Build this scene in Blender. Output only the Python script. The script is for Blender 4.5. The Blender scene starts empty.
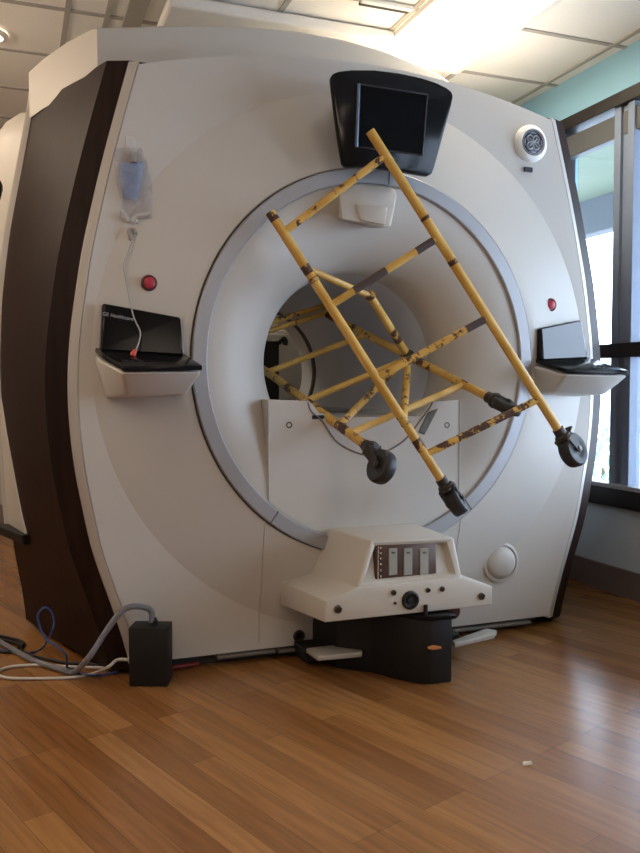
import bpy, bmesh, math, random
from mathutils import Vector, Matrix
random.seed(7)
PI = math.pi
COL = bpy.context.scene.collection
SC = bpy.context.scene

# ------------------------------------------------------------------ camera
CAM = Vector((-1.19, -2.64, 0.96)); YAW = math.radians(20.5); PIT = math.radians(-2.7); FPX = 819.0
FW = Vector((math.sin(YAW)*math.cos(PIT), math.cos(YAW)*math.cos(PIT), math.sin(PIT)))
RT = Vector((math.cos(YAW), -math.sin(YAW), 0)); UP = RT.cross(FW)
def ray(u, v): return FW + RT*((u-320)/FPX) + UP*((426.5-v)/FPX)
def at(u, v, ax, val):                       # measured pixel -> point on the plane axis = val
    d = ray(u, v); t = (val-CAM[ax])/d[ax]; return CAM + d*t
def aty(u, v, y): return at(u, v, 1, y)
def pix(P):
    d = P-CAM; z = d.dot(FW); return (320+FPX*d.dot(RT)/z, 426.5-FPX*d.dot(UP)/z)
cd = bpy.data.cameras.new('camera'); co = bpy.data.objects.new('camera', cd); COL.objects.link(co)
cd.sensor_fit = 'HORIZONTAL'; cd.sensor_width = 36.0; cd.lens = FPX*36.0/640.0; cd.clip_start = 0.05
co.matrix_world = Matrix((( RT.x, UP.x, -FW.x, CAM.x), (RT.y, UP.y, -FW.y, CAM.y), (RT.z, UP.z, -FW.z, CAM.z), (0, 0, 0, 1)))
SC.camera = co

# ------------------------------------------------------------------ materials
def mat(name, col, rough=.5, metal=0., noise=0., nscale=20., bump=0., bscale=200., spec=.5, coat=0., emit=None, es=0., trans=0., alpha=1., ior=1.45):
    m = bpy.data.materials.new(name); m.use_nodes = True
    N = m.node_tree.nodes; L = m.node_tree.links; b = N['Principled BSDF']
    b.inputs['Base Color'].default_value = (*col, 1); b.inputs['Roughness'].default_value = rough
    b.inputs['Metallic'].default_value = metal; b.inputs['Specular IOR Level'].default_value = spec
    b.inputs['Coat Weight'].default_value = coat; b.inputs['Transmission Weight'].default_value = trans
    b.inputs['Alpha'].default_value = alpha; b.inputs['IOR'].default_value = ior
    if emit: b.inputs['Emission Color'].default_value = (*emit, 1); b.inputs['Emission Strength'].default_value = es
    tc = N.new('ShaderNodeTexCoord')
    if noise > 0:
        n = N.new('ShaderNodeTexNoise'); n.inputs['Scale'].default_value = nscale; n.inputs['Detail'].default_value = 4
        L.new(tc.outputs['Object'], n.inputs['Vector'])
        mx = N.new('ShaderNodeMix'); mx.data_type = 'RGBA'
        mx.inputs['A'].default_value = (*[c*(1-noise) for c in col], 1); mx.inputs['B'].default_value = (*[min(1, c*(1+noise)) for c in col], 1)
        L.new(n.outputs['Fac'], mx.inputs['Factor']); L.new(mx.outputs['Result'], b.inputs['Base Color'])
    if bump > 0:
        n2 = N.new('ShaderNodeTexNoise'); n2.inputs['Scale'].default_value = bscale; L.new(tc.outputs['Object'], n2.inputs['Vector'])
        bp = N.new('ShaderNodeBump'); bp.inputs['Strength'].default_value = bump; bp.inputs['Distance'].default_value = .002
        L.new(n2.outputs['Fac'], bp.inputs['Height']); L.new(bp.outputs['Normal'], b.inputs['Normal'])
    return m
M = {}
M['shell'] = mat('scanner_shell', (.54, .512, .465), .38, noise=.03, nscale=3, spec=.4)
M['shell2'] = mat('scanner_shell_strip', (.47, .445, .41), .35, noise=.02, nscale=3)
M['cream'] = mat('cream_plastic', (.56, .515, .44), .4, noise=.05, nscale=12)
M['silver'] = mat('silver_trim', (.37, .37, .385), .42, metal=.35, noise=.03, nscale=5)
M['groove'] = mat('dark_groove', (.10, .095, .095), .7, noise=.1)
M['seam'] = mat('soft_seam', (.20, .19, .185), .6, noise=.05)
M['bore'] = mat('bore_liner', (.70, .72, .76), .42, noise=.04, nscale=4)
M['bridge'] = mat('bridge_grey', (.50, .49, .47), .5, noise=.04)
M['black'] = mat('black_gloss', (.008, .008, .009), .16, noise=.2, nscale=8, spec=.2)
M['screen'] = mat('screen_glass', (.006, .006, .008), .06, noise=.1)
M['screenoff'] = mat('screen_off', (.006, .006, .007), .14, noise=.1, spec=.12)
M['bevel'] = mat('bezel_highlight', (.22, .30, .42), .18, metal=.6, noise=.1)  # bright blue for the left bezel edge, a highlight put into the colour
M['bezel'] = mat('bezel_grey', (.03, .032, .038), .3, noise=.1)
M['keys'] = mat('key_black', (.02, .02, .022), .35, noise=.2)
M['blackm'] = mat('black_matte', (.007, .0065, .0065), .55, noise=.3, nscale=15)
M['rubber'] = mat('caster_rubber', (.022, .021, .021), .5, noise=.5, nscale=40, bump=.3)
M['castmetal'] = mat('caster_metal', (.045, .036, .028), .45, metal=.4, noise=.6, nscale=40)
M['red'] = mat('red_button', (.42, .03, .05), .35, noise=.1)
M['redrim'] = mat('button_rim', (.12, .035, .04), .4, noise=.1)
M['badge'] = mat('badge_disc', (.035, .045, .065), .3, noise=.1)
M['badgemark'] = mat('badge_mark', (.36, .39, .43), .35, metal=.3, noise=.05)
M['ceil_bar'] = mat('ceiling_bar', (.42, .39, .36), .6, noise=.05)
M['white'] = mat('white_paint', (.78, .77, .74), .5, noise=.03)
M['copper'] = mat('copper_frame', (.085, .045, .03), .45, metal=.3, noise=.35, nscale=30)
M['slot'] = mat('connector_slot', (.30, .29, .24), .45, noise=.06)
M['bolt'] = mat('bolt_metal', (.10, .085, .07), .35, metal=.8, noise=.3, nscale=60)
M['chrome'] = mat('chrome', (.6, .55, .5), .2, metal=1., noise=.1)
M['wframe'] = mat('window_frame_dark', (.018, .015, .015), .45, noise=.15)
M['wmull'] = mat('window_mullion', (.20, .25, .35), .45, noise=.1)
M['wbar'] = mat('window_bar_grey', (.10, .105, .11), .5, noise=.1)
M['wsill'] = mat('window_sill_light', (.45, .48, .50), .4, noise=.05)
M['base'] = mat('baseboard', (.21, .165, .16), .55, noise=.12)
M['plinth'] = mat('plinth', (.05, .045, .04), .6, noise=.3)
M['alu'] = mat('foot_plate', (.50, .47, .42), .4, metal=.3, noise=.08)
M['rail'] = mat('base_rail_grey', (.16, .145, .125), .5, metal=.2, noise=.1)
M['teal'] = mat('teal_paint', (.27, .50, .66), .7, noise=.03, nscale=6, bump=.1)
M['lowwall'] = mat('lower_wall_lightened', (.64, .74, .82), .7, noise=.03, nscale=6, bump=.1)  # lower wall lightened by colour, making up for weak light there
M['greywall'] = mat('grey_paint', (.42, .40, .38), .7, noise=.03, nscale=6, bump=.1)
M['hose'] = mat('grey_hose', (.20, .20, .23), .3, noise=.15, nscale=40)
M['cwhite'] = mat('white_cable', (.55, .52, .48), .45, noise=.06)
M['cblue'] = mat('blue_cable', (.035, .07, .22), .45, noise=.1)
M['cblack'] = mat('black_cable', (.012, .012, .013), .45, noise=.2)
M['cred'] = mat('red_cable', (.16, .015, .015), .5, noise=.2)
M['ext'] = mat('exterior_white', (.62, .62, .62), .8, noise=.02)
M['canopy'] = mat('canopy_soffit', (.15, .18, .12), .8, noise=.03)
M['fascia_ext'] = mat('canopy_beam', (.09, .095, .10), .8, noise=.04)
M['leaf'] = mat('leaf_green', (.42, .55, .33), .6, noise=.4, nscale=8)
M['bark'] = mat('bark', (.14, .09, .06), .8, noise=.3)
M['lamp'] = mat('lamp_diffuser', (.9, .88, .82), .4, noise=.01, emit=(1, .86, .64), es=20)
M['lampL'] = mat('downlight_lens', (.9, .88, .82), .4, noise=.01, emit=(1, .80, .58), es=9)
M['cabinet'] = mat('pale_cabinet', (.55, .55, .53), .5, noise=.04)
M['scrap'] = mat('paper_scrap', (.75, .68, .55), .8, noise=.05)
M['tape'] = mat('clear_tape', (.75, .74, .70), .3, noise=.03, alpha=.35)
M['maskblue'] = mat('pale_blue_plastic', (.28, .38, .58), .25, noise=.25, nscale=50, alpha=.42)
M['maskgrey'] = mat('clear_grey_plastic', (.36, .33, .30), .3, noise=.2, nscale=50, alpha=.75)
M['tube_clear'] = mat('clear_tube', (.50, .48, .46), .2, noise=.1, alpha=.75)
M['redtip'] = mat('red_tip', (.65, .07, .04), .4, noise=.1)
M['glimmer'] = mat('orange_glimmer', (.55, .20, .06), .5, noise=.25)  # colour standing for orange light glinting in the pedestal notch

def facing(N, L, nrm=None, base=.04):          # two-sided reflectance of a thin film
    lw = N.new('ShaderNodeLayerWeight'); lw.inputs['Blend'].default_value = .5
    if nrm is not None: L.new(nrm, lw.inputs['Normal'])
    p = N.new('ShaderNodeMath'); p.operation = 'POWER'; p.inputs[1].default_value = 4; L.new(lw.outputs['Facing'], p.inputs[0])
    q = N.new('ShaderNodeMath'); q.operation = 'MULTIPLY_ADD'; q.inputs[1].default_value = .7; q.inputs[2].default_value = base; L.new(p.outputs[0], q.inputs[0]); return q.outputs[0]
def bag_material():
    m = bpy.data.materials.new('clear_bag_film'); m.use_nodes = True; N = m.node_tree.nodes; L = m.node_tree.links
    N.remove(N['Principled BSDF']); out = N['Material Output']
    tr = N.new('ShaderNodeBsdfTransparent'); tr.inputs[0].default_value = (.93, .93, .95, 1)
    gl = N.new('ShaderNodeBsdfGlossy'); gl.inputs['Roughness'].default_value = .12
    tc = N.new('ShaderNodeTexCoord'); n = N.new('ShaderNodeTexNoise'); n.inputs['Scale'].default_value = 22; n.inputs['Detail'].default_value = 2; n.inputs['Distortion'].default_value = .7
    bp = N.new('ShaderNodeBump'); bp.inputs['Strength'].default_value = 1; bp.inputs['Distance'].default_value = .02
    L.new(tc.outputs['Object'], n.inputs['Vector']); L.new(n.outputs['Fac'], bp.inputs['Height'])
    L.new(bp.outputs['Normal'], gl.inputs['Normal']); fr = facing(N, L, bp.outputs['Normal'])
    mx = N.new('ShaderNodeMixShader'); L.new(fr, mx.inputs[0]); L.new(tr.outputs[0], mx.inputs[1]); L.new(gl.outputs[0], mx.inputs[2])
    L.new(mx.outputs[0], out.inputs['Surface']); return m
M['bag'] = bag_material()
def glass_material():
    m = bpy.data.materials.new('window_glass'); m.use_nodes = True; N = m.node_tree.nodes; L = m.node_tree.links
    N.remove(N['Principled BSDF']); out = N['Material Output']
    tr = N.new('ShaderNodeBsdfTransparent'); tr.inputs[0].default_value = (.94, .96, .97, 1)
    gl = N.new('ShaderNodeBsdfGlossy'); gl.inputs['Roughness'].default_value = .03
    fr = facing(N, L)
    mx = N.new('ShaderNodeMixShader'); L.new(fr, mx.inputs[0]); L.new(tr.outputs[0], mx.inputs[1]); L.new(gl.outputs[0], mx.inputs[2])
    L.new(mx.outputs[0], out.inputs['Surface']); return m
M['glass'] = glass_material()

def wood_panel():
    m = bpy.data.materials.new('dark_wenge'); m.use_nodes = True; N = m.node_tree.nodes; L = m.node_tree.links; b = N['Principled BSDF']
    tc = N.new('ShaderNodeTexCoord'); mp = N.new('ShaderNodeMapping'); mp.inputs['Scale'].default_value = (30, 30, 1.3)
    n = N.new('ShaderNodeTexNoise'); n.inputs['Scale'].default_value = 1.5; n.inputs['Detail'].default_value = 6
    r = N.new('ShaderNodeValToRGB'); r.color_ramp.elements[0].position = .3; r.color_ramp.elements[1].position = .7
    r.color_ramp.elements[0].color = (.013, .0062, .0045, 1); r.color_ramp.elements[1].color = (.027, .0125, .009, 1)
    L.new(tc.outputs['Object'], mp.inputs['Vector']); L.new(mp.outputs['Vector'], n.inputs['Vector']); L.new(n.outputs['Fac'], r.inputs['Fac'])
    L.new(r.outputs['Color'], b.inputs['Base Color']); b.inputs['Roughness'].default_value = .5; b.inputs['Specular IOR Level'].default_value = .12
    return m
M['wood'] = wood_panel()

def floor_mat():
    m = bpy.data.materials.new('laminate_planks'); m.use_nodes = True; N = m.node_tree.nodes; L = m.node_tree.links; b = N['Principled BSDF']
    tc = N.new('ShaderNodeTexCoord'); mp = N.new('ShaderNodeMapping'); mp.inputs['Rotation'].default_value = (0, 0, -math.radians(90+19.3))
    L.new(tc.outputs['Object'], mp.inputs['Vector'])
    def brick(c1, c2):
        k = N.new('ShaderNodeTexBrick'); k.inputs['Scale'].default_value = 1; k.inputs['Brick Width'].default_value = .85; k.inputs['Row Height'].default_value = .072
        k.inputs['Mortar Size'].default_value = .0007; k.inputs['Mortar Smooth'].default_value = .3; k.offset = .37; k.offset_frequency = 3
        k.inputs['Color1'].default_value = c1; k.inputs['Color2'].default_value = c2; k.inputs['Mortar'].default_value = (.10, .045, .02, 1)
        L.new(mp.outputs['Vector'], k.inputs['Vector']); return k
    k = brick((.24, .099, .029, 1), (.378, .183, .060, 1))
    mp2 = N.new('ShaderNodeMapping'); mp2.inputs['Scale'].default_value = (2.2, 38, 1); L.new(mp.outputs['Vector'], mp2.inputs['Vector'])
    n = N.new('ShaderNodeTexNoise'); n.inputs['Scale'].default_value = 1.6; n.inputs['Detail'].default_value = 5; n.inputs['Distortion'].default_value = .8
    L.new(mp2.outputs['Vector'], n.inputs['Vector'])
    r = N.new('ShaderNodeValToRGB'); r.color_ramp.elements[0].position = .3; r.color_ramp.elements[1].position = .72
    r.color_ramp.elements[0].color = (.74, .70, .66, 1); r.color_ramp.elements[1].color = (1.06, 1.05, 1.04, 1); L.new(n.outputs['Fac'], r.inputs['Fac'])
    mx = N.new('ShaderNodeMix'); mx.data_type = 'RGBA'; mx.blend_type = 'MULTIPLY'; mx.inputs['Factor'].default_value = 1
    L.new(k.outputs['Color'], mx.inputs['A']); L.new(r.outputs['Color'], mx.inputs['B']); L.new(mx.outputs['Result'], b.inputs['Base Color'])
    b.inputs['Roughness'].default_value = .27; b.inputs['Specular IOR Level'].default_value = .6
    return m
M['floor'] = floor_mat()
def tile_mat():
    m = mat('ceiling_tile', (.88, .86, .82), .85, noise=.05, nscale=90, bump=.4, bscale=120); return m
M['tile'] = tile_mat()

def yellow(name, rust):
    m = bpy.data.materials.new(name); m.use_nodes = True; N = m.node_tree.nodes; L = m.node_tree.links; b = N['Principled BSDF']
    tc = N.new('ShaderNodeTexCoord')
    n = N.new('ShaderNodeTexNoise'); n.inputs['Scale'].default_value = 26; n.inputs['Detail'].default_value = 5; n.inputs['Roughness'].default_value = .65
    n2 = N.new('ShaderNodeTexNoise'); n2.inputs['Scale'].default_value = 9; n2.inputs['Detail'].default_value = 2
    L.new(tc.outputs['Object'], n.inputs['Vector']); L.new(tc.outputs['Object'], n2.inputs['Vector'])
    r1 = N.new('ShaderNodeValToRGB'); e = r1.color_ramp.elements
    e[0].position = .35; e[0].color = (.56, .315, .055, 1); e[1].position = .7; e[1].color = (.73, .46, .12, 1); L.new(n2.outputs['Fac'], r1.inputs['Fac'])
    r2 = N.new('ShaderNodeValToRGB'); e = r2.color_ramp.elements
    e[0].position = rust-.02; e[0].color = (1, 1, 1, 1); e[1].position = rust+.03; e[1].color = (0, 0, 0, 1); L.new(n.outputs['Fac'], r2.inputs['Fac'])
    mx = N.new('ShaderNodeMix'); mx.data_type = 'RGBA'; mx.inputs['A'].default_value = (.065, .026, .016, 1)
    L.new(r2.outputs['Color'], mx.inputs['Factor']); L.new(r1.outputs['Color'], mx.inputs['B']); L.new(mx.outputs['Result'], b.inputs['Base Color'])
    b.inputs['Roughness'].default_value = .42
    return m
M['yellow'] = yellow('yellow_paint', .68)
M['yellow_worn'] = yellow('yellow_paint_worn', .575)
M['rust'] = yellow('rust_band', .455)
M['tapeband'] = mat('grey_tape_band', (.075, .052, .05), .5, noise=.4, nscale=30)

# ------------------------------------------------------------------ mesh helpers
def wloc(p):
    v = Vector((0, 0, 0))
    while p: v = v+p.location; p = p.parent
    return v
def obj(name, verts, faces, m, parent=None, smooth=None, idx=None):
    off = wloc(parent)
    me = bpy.data.meshes.new(name); me.from_pydata([tuple(Vector(v)-off) for v in verts], [], faces)
    bm = bmesh.new(); bm.from_mesh(me)
    if idx is not None:
        for f, i in zip(bm.faces, idx): f.material_index = i
    bmesh.ops.recalc_face_normals(bm, faces=bm.faces[:]); bm.to_mesh(me); bm.free()
    for mm in (m if isinstance(m, (list, tuple)) else [m]): me.materials.append(mm)
    if smooth is not None:
        me.shade_smooth(); me.set_sharp_from_angle(angle=math.radians(smooth))
    o = bpy.data.objects.new(name, me); COL.objects.link(o); o.parent = parent
    return o
def objbm(name, bm, m, parent=None, smooth=None):
    v = [x.co.copy() for x in bm.verts]; bm.verts.index_update(); f = [[x.index for x in fc.verts] for fc in bm.faces]; bm.free()
    return obj(name, v, f, m, parent, smooth)
class MB:                                      # collects shapes that form ONE part
    def __init__(s): s.v = []; s.f = []; s.i = []
    def add(s, V, Fc, mi=0):
        n = len(s.v); s.v += [Vector(x) for x in V]; s.f += [[k+n for k in f] for f in Fc]; s.i += [mi]*len(Fc); return s
    def build(s, name, m, parent=None, smooth=None): return obj(name, s.v, s.f, m, parent, smooth, s.i)
def box(x0, x1, y0, y1, z0, z1, bev=0., seg=2):
    bm = bmesh.new(); bmesh.ops.create_cube(bm, size=1)
    for v in bm.verts: v.co = Vector(((x0+x1)/2+v.co.x*(x1-x0), (y0+y1)/2+v.co.y*(y1-y0), (z0+z1)/2+v.co.z*(z1-z0)))
    if bev: bmesh.ops.bevel(bm, geom=bm.edges[:], offset=bev, segments=seg, profile=.5, affect='EDGES')
    return bm_data(bm)
def bm_data(bm):
    bm.verts.index_update(); V = [v.co.copy() for v in bm.verts]; Fc = [[v.index for v in f.verts] for f in bm.faces]; bm.free(); return V, Fc
def hexa(P, bev=0., seg=2):                    # eight corners: bottom 0-3, top 4-7
    bm = bmesh.new(); vs = [bm.verts.new(p) for p in P]
    for q in ((0, 1, 2, 3), (4, 5, 6, 7), (0, 1, 5, 4), (1, 2, 6, 5), (2, 3, 7, 6), (3, 0, 4, 7)): bm.faces.new([vs[k] for k in q])
    bmesh.ops.recalc_face_normals(bm, faces=bm.faces[:])
    if bev: bmesh.ops.bevel(bm, geom=bm.edges[:], offset=bev, segments=seg, profile=.5, affect='EDGES')
    return bm_data(bm)
def prism(front, back, bev=0., seg=2):         # two matching outlines joined
    n = len(front); bm = bmesh.new(); a = [bm.verts.new(p) for p in front]; b = [bm.verts.new(p) for p in back]
    bm.faces.new(a); bm.faces.new(b[::-1])
    for k in range(n): bm.faces.new([a[k], b[k], b[(k+1) % n], a[(k+1) % n]])
    bmesh.ops.recalc_face_normals(bm, faces=bm.faces[:])
    if bev: bmesh.ops.bevel(bm, geom=bm.edges[:], offset=bev, segments=seg, profile=.5, affect='EDGES', clamp_overlap=True)
    return bm_data(bm)
def grid(rows, closed=False):
    V = []; Fc = []; n = len(rows[0])
    for r in rows: V += [Vector(p) for p in r]
    for i in range(len(rows)-1):
        for j in range(n if closed else n-1):
            k = (j+1) % n; Fc.append([i*n+j, i*n+k, (i+1)*n+k, (i+1)*n+j])
    return V, Fc
def frame(d):
    d = d.normalized(); a = Vector((0, 0, 1)) if abs(d.z) < .9 else Vector((1, 0, 0)); x = d.cross(a).normalized(); return d, x, d.cross(x).normalized()
def tube(P, r, n=10, cap=True):
    P = [Vector(p) for p in P]; rows = []; d, x, y = frame(P[1]-P[0])
    for i, p in enumerate(P):
        t = (P[min(i+1, len(P)-1)]-P[max(i-1, 0)])
        if t.length < 1e-9: t = d
        t = t.normalized(); x = (x-t*x.dot(t)).normalized(); y = t.cross(x)
        rr = r[i] if isinstance(r, (list, tuple)) else r
        rows.append([p+x*(rr*math.cos(2*PI*k/n))+y*(rr*math.sin(2*PI*k/n)) for k in range(n)])
    V, Fc = grid(rows, True)
    if cap: Fc += [list(range(n)), [(len(rows)-1)*n+k for k in range(n)]]
    return V, Fc
def smooth_path(P, k=6):
    P = [Vector(p) for p in P]; out = []
    for i in range(len(P)-1):
        a, b, c, d = P[max(i-1, 0)], P[i], P[i+1], P[min(i+2, len(P)-1)]
        for j in range(k):
            t = j/k; out.append(.5*((2*b)+(c-a)*t+(2*a-5*b+4*c-d)*t*t+(3*b-a-3*c+d)*t**3))
    out.append(P[-1]); return out
def lathe(c, ax, prof, n=32, sx=1., xdir=None, sy=1., cap=True):   # prof: (radius, distance along ax)
    d, x, y = frame(Vector(ax))
    if xdir is not None: x = Vector(xdir).normalized(); y = d.cross(x)
    c = Vector(c); rows = [[c+d*h+x*(r*sx*math.cos(2*PI*k/n))+y*(r*sy*math.sin(2*PI*k/n)) for k in range(n)] for r, h in prof]
    V, Fc = grid(rows, True)
    if cap:
        if prof[0][0] > 1e-6: Fc.append(list(range(n)))
        if prof[-1][0] > 1e-6: Fc.append([(len(rows)-1)*n+k for k in range(n)])
    return V, Fc
def interp(T, x):
    if x <= T[0][0]: return T[0][1]
    for (a, b), (c, d) in zip(T, T[1:]):
        if x <= c: t = (x-a)/(c-a); return b+(d-b)*t
    return T[-1][1]
def empty(name, loc=(0, 0, 0)):
    o = bpy.data.objects.new(name, None); COL.objects.link(o); o.location = loc; o.empty_display_size = .1; return o
def tag(o, label, cat, group=None):
    o['label'] = label; o['category'] = cat
    if group: o['group'] = group
    return o
def struct(o): o['kind'] = 'structure'; return o
def lab(o, s): o['label'] = s; return o

# ------------------------------------------------------------------ room
WX = 1.43; CH = 2.5; XL = -3.0; YB = 3.6; YF = -5.0; T = .12
struct(obj('floor', *box(XL-T, WX+T, YF-T, YB+T, -.06, 0), M['floor']))
struct(obj('ceiling', *box(XL-T, WX+T, YF-T, YB+T, CH, CH+.06), M['tile']))
WY0, WY1, WZ0, WZ1 = -2.2, .90, .44, 2.30
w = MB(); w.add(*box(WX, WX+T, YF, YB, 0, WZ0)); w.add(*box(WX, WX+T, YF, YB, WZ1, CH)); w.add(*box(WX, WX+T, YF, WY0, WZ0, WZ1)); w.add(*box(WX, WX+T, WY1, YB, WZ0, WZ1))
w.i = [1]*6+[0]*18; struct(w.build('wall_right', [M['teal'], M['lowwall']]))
struct(obj('wall_left', *box(XL-T, XL, YF, YB, 0, CH), M['greywall']))
struct(obj('wall_back', *box(XL-T, WX+T, YB, YB+T, 0, CH), M['greywall']))
struct(obj('wall_front', *box(XL-T, WX+T, YF-T, YF, 0, CH), M['greywall']))
struct(obj('baseboard_right', *box(WX-.015, WX, YF, YB, 0, .128, .003), M['base']))
struct(obj('baseboard_back', *box(XL, WX-.015, YB-.015, YB, 0, .128, .003), M['base']))
struct(obj('baseboard_left', *box(XL, XL+.015, YF, YB-.015, 0, .128, .003), M['base']))
# suspended grid
g = MB(); bw = .011
for x in (-2.458, -1.958, -1.458, -.958, -.80, -.142, .358, .858, 1.36): g.add(*box(x-bw, x+bw, YF, YB, CH-.006, CH))
for k in range(-11, 7):
    y = .417+.5015*k; g.add(*box(XL, WX, y-bw, y+bw, CH-.0055, CH))
struct(g.build('trim_1', M['ceil_bar']))
struct(obj('trim_2', *box(XL, WX, YB-.02, YB, CH-.02, CH-.006), M['ceil_bar']))
struct(obj('trim_3', *box(-.60, .372, .612, 1.65, CH-.055, CH-.006, .012), M['tile']))      # dropped panel over the scanner
struct(obj('trim_4', *box(-.735, -.66, -1.2, 3.0, CH-.018, CH-.006), M['ceil_bar']))
# window
wn = struct(empty('window_1', (WX, -.6, WZ0)))
fr = MB()
fr.add(*box(WX-.03, WX+.07, WY0, WY1, WZ1-.06, WZ1, .004)); fr.add(*box(WX-.03, WX+.07, WY0, WY1, WZ0-.03, WZ0+.055, .004))
fr.add(*box(WX-.03, WX+.07, WY1-.05, WY1, WZ0+.055, WZ1-.06, .004)); fr.add(*box(WX-.03, WX+.07, WY0, WY0+.05, WZ0+.055, WZ1-.06, .004))
lab(struct(fr.build('frame', M['wframe'], wn)), 'dark brown outer window frame')
mr = MB(); mr.add(*box(WX-.02, WX+.06, WY0+.05, WY1-.05, 1.10, 1.165, .004))
struct(mr.build('rail', M['wframe'], wn))
for yc in (.405, -.55, -1.55):
    m_ = MB()
    for dy, wd, dx in ((-.044, .042, 0), (.044, .042, 0), (0, .05, .016)):
        for z0, z1 in ((WZ0+.055, 1.10), (1.165, WZ1-.06)): m_.add(*box(WX-.012+dx, WX+.055, yc+dy-wd/2, yc+dy+wd/2, z0, z1, .003))
    struct(m_.build('mullion', M['wmull'], wn))
sl = MB(); sl.add(*box(WX-.035, WX+.03, WY0+.05, WY1-.05, WZ0+.055, WZ0+.075, .003)); struct(sl.build('sill', M['wsill'], wn))
hd = MB(); hd.add(*box(WX+.0, WX+.05, WY0+.05, WY1-.05, WZ1-.19, WZ1-.085, .004)); lab(struct(hd.build('header_bar', M['wbar'], wn)), 'grey bar across the top of the panes')
for a, b in ((.85, .47), (.34, -.47), (-.63, -1.47), (-1.63, -2.15)):
    for z0, z1 in ((WZ0+.075, 1.10), (1.165, WZ1-.06)):
        struct(obj('pane', *box(WX+.028, WX+.032, b, a, z0, z1), M['glass'], wn))
# outside
struct(obj('ground', *box(WX+T, 14, -9, 9, -.25, -.2), M['ext']))
struct(obj('canopy', *box(WX+T, 3.6, -6, 6, 2.62, 2.75, .01), M['canopy']))
struct(obj('canopy_beam', *box(3.6, 3.75, -6, 6, 2.32, 2.78, .01), M['fascia_ext']))

# ceiling fittings
def ceiling_panel(name, x0, x1, y0, y1, label, group=None):
    t = empty(name, ((x0+x1)/2, (y0+y1)/2, CH-.008)); f = MB(); z0, z1 = CH-.03, CH-.006
    for a in ((x0, x1, y0, y0+.03), (x0, x1, y1-.03, y1), (x0, x0+.03, y0+.03, y1-.03), (x1-.03, x1, y0+.03, y1-.03)): f.add(*box(*a, z0, z1, .003))
    f.build('frame', M['white'], t)
    obj('diffuser', *box(x0+.03, x1-.03, y0+.03, y1-.03, CH-.022, CH-.01), M['lamp'], t)
    return tag(t, label, 'ceiling light', group)
ceiling_panel('ceiling_light', .372, .845, -.07, .905, 'bright square-cornered ceiling light panel above the scanner, right of the black vent')
t = empty('ceiling_light', (-1.262, 1.26, CH-.008))
obj('trim_ring', *lathe((-1.262, 1.26, CH-.006), (0, 0, -1), [(.075, 0), (.075, .012), (.055, .016), (.055, .004)], 28, cap=False), M['white'], t, 40)
obj('lens', *lathe((-1.262, 1.26, CH-.006), (0, 0, -1), [(.055, .006), (.04, .012), (0, .014)], 28), M['lampL'], t, 40)
tag(t, 'small round ceiling light glowing at the left edge of the picture', 'ceiling light')
t = empty('ceiling_vent', (.235, .415, CH-.01))
obj('vent_frame', *box(.12, .345, .385, .41, CH-.02, CH-.006, .002), M['white'], t)
vs = MB(); vs.add(*box(.125, .340, .411, .437, CH-.016, CH-.006)); vs.build('slot', M['blackm'], t)
tag(t, 'narrow black slot vent in the ceiling above the scanner', 'vent')

# ------------------------------------------------------------------ MRI scanner
S = empty('mri_scanner', (0, .09, 0))
tag(S, 'large white and dark wood MRI scanner with yellow tubing stuck in its bore', 'MRI scanner')
ZC = 1.045; SX, SZ = .977, 1.018
WT = [(0, .805), (.03, .812), (.19, .855), (.43, .935), (.55, .957), (.70, .985), (.85, .999), (.985, 1.003), (1.15, .991), (1.40, .953), (1.66, .893), (1.885, .833), (2.0, .80), (2.3, .72)]
WT = [(z_, x_-.006) for z_, x_ in WT]
def hw(z):                                    # half width of the front, smoothed
    return sum(interp(WT, z+d)*k for d, k in ((-.09, 1), (-.045, 2), (0, 3), (.045, 2), (.09, 1)))/9
def ztop(x): return 2.11-.17*x*x
ZB = .045
def inside(x, z): return ZB < z < ztop(x) and abs(x) < hw(z)
def edge_r(th):
    lo, hi = .5, 1.6; c, s = math.cos(th), math.sin(th)
    for _ in range(40):
        mid = (lo+hi)/2
        if inside(mid*c, ZC+mid*s): lo = mid
        else: hi = mid
    return lo
CR = .955
def fy(r): return .0+max(0, r-.668)*.083/(CR-.668) if r < CR else .083+(r-CR)*.012
def surf_y(x, z): return fy(math.hypot(x, z-ZC))
corner = [math.atan2(z-ZC, x) for x, z in ((hw(2.0), 2.0), (-hw(2.0), 2.0), (-hw(ZB), ZB), (hw(ZB), ZB))]
ths = sorted([2*PI*k/300-PI for k in range(300)]+corner)
rows = []
NI, NO = 12, 6
for th in ths:
    c, s = math.cos(th), math.sin(th); R = edge_r(th); r0 = .670*math.hypot(SX*c, SZ*s)**1
    r0 = .6675/math.sqrt((c/SX)**2+(s/SZ)**2); rc = min(CR, R-.012)
    line = [Vector((r0*c, .035, ZC+r0*s)), Vector((r0*c, .004, ZC+r0*s))]
    for k in range(NI+1): r = r0+.003+(rc-r0-.003)*k/NI; line.append(Vector((r*c, fy(r), ZC+r*s)))
    for k in range(1, NO+1): r = rc+(R-rc)*k/NO; line.append(Vector((r*c, fy(r), ZC+r*s)))
    line.append(Vector((R*c*1.004, fy(R)+.05, ZC+R*s*1.004)))
    rows.append(line)
rows.append(rows[0])
V, Fc = grid(rows)
fa = obj('front_fascia', V, Fc, M['shell'], S, 7)
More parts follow.
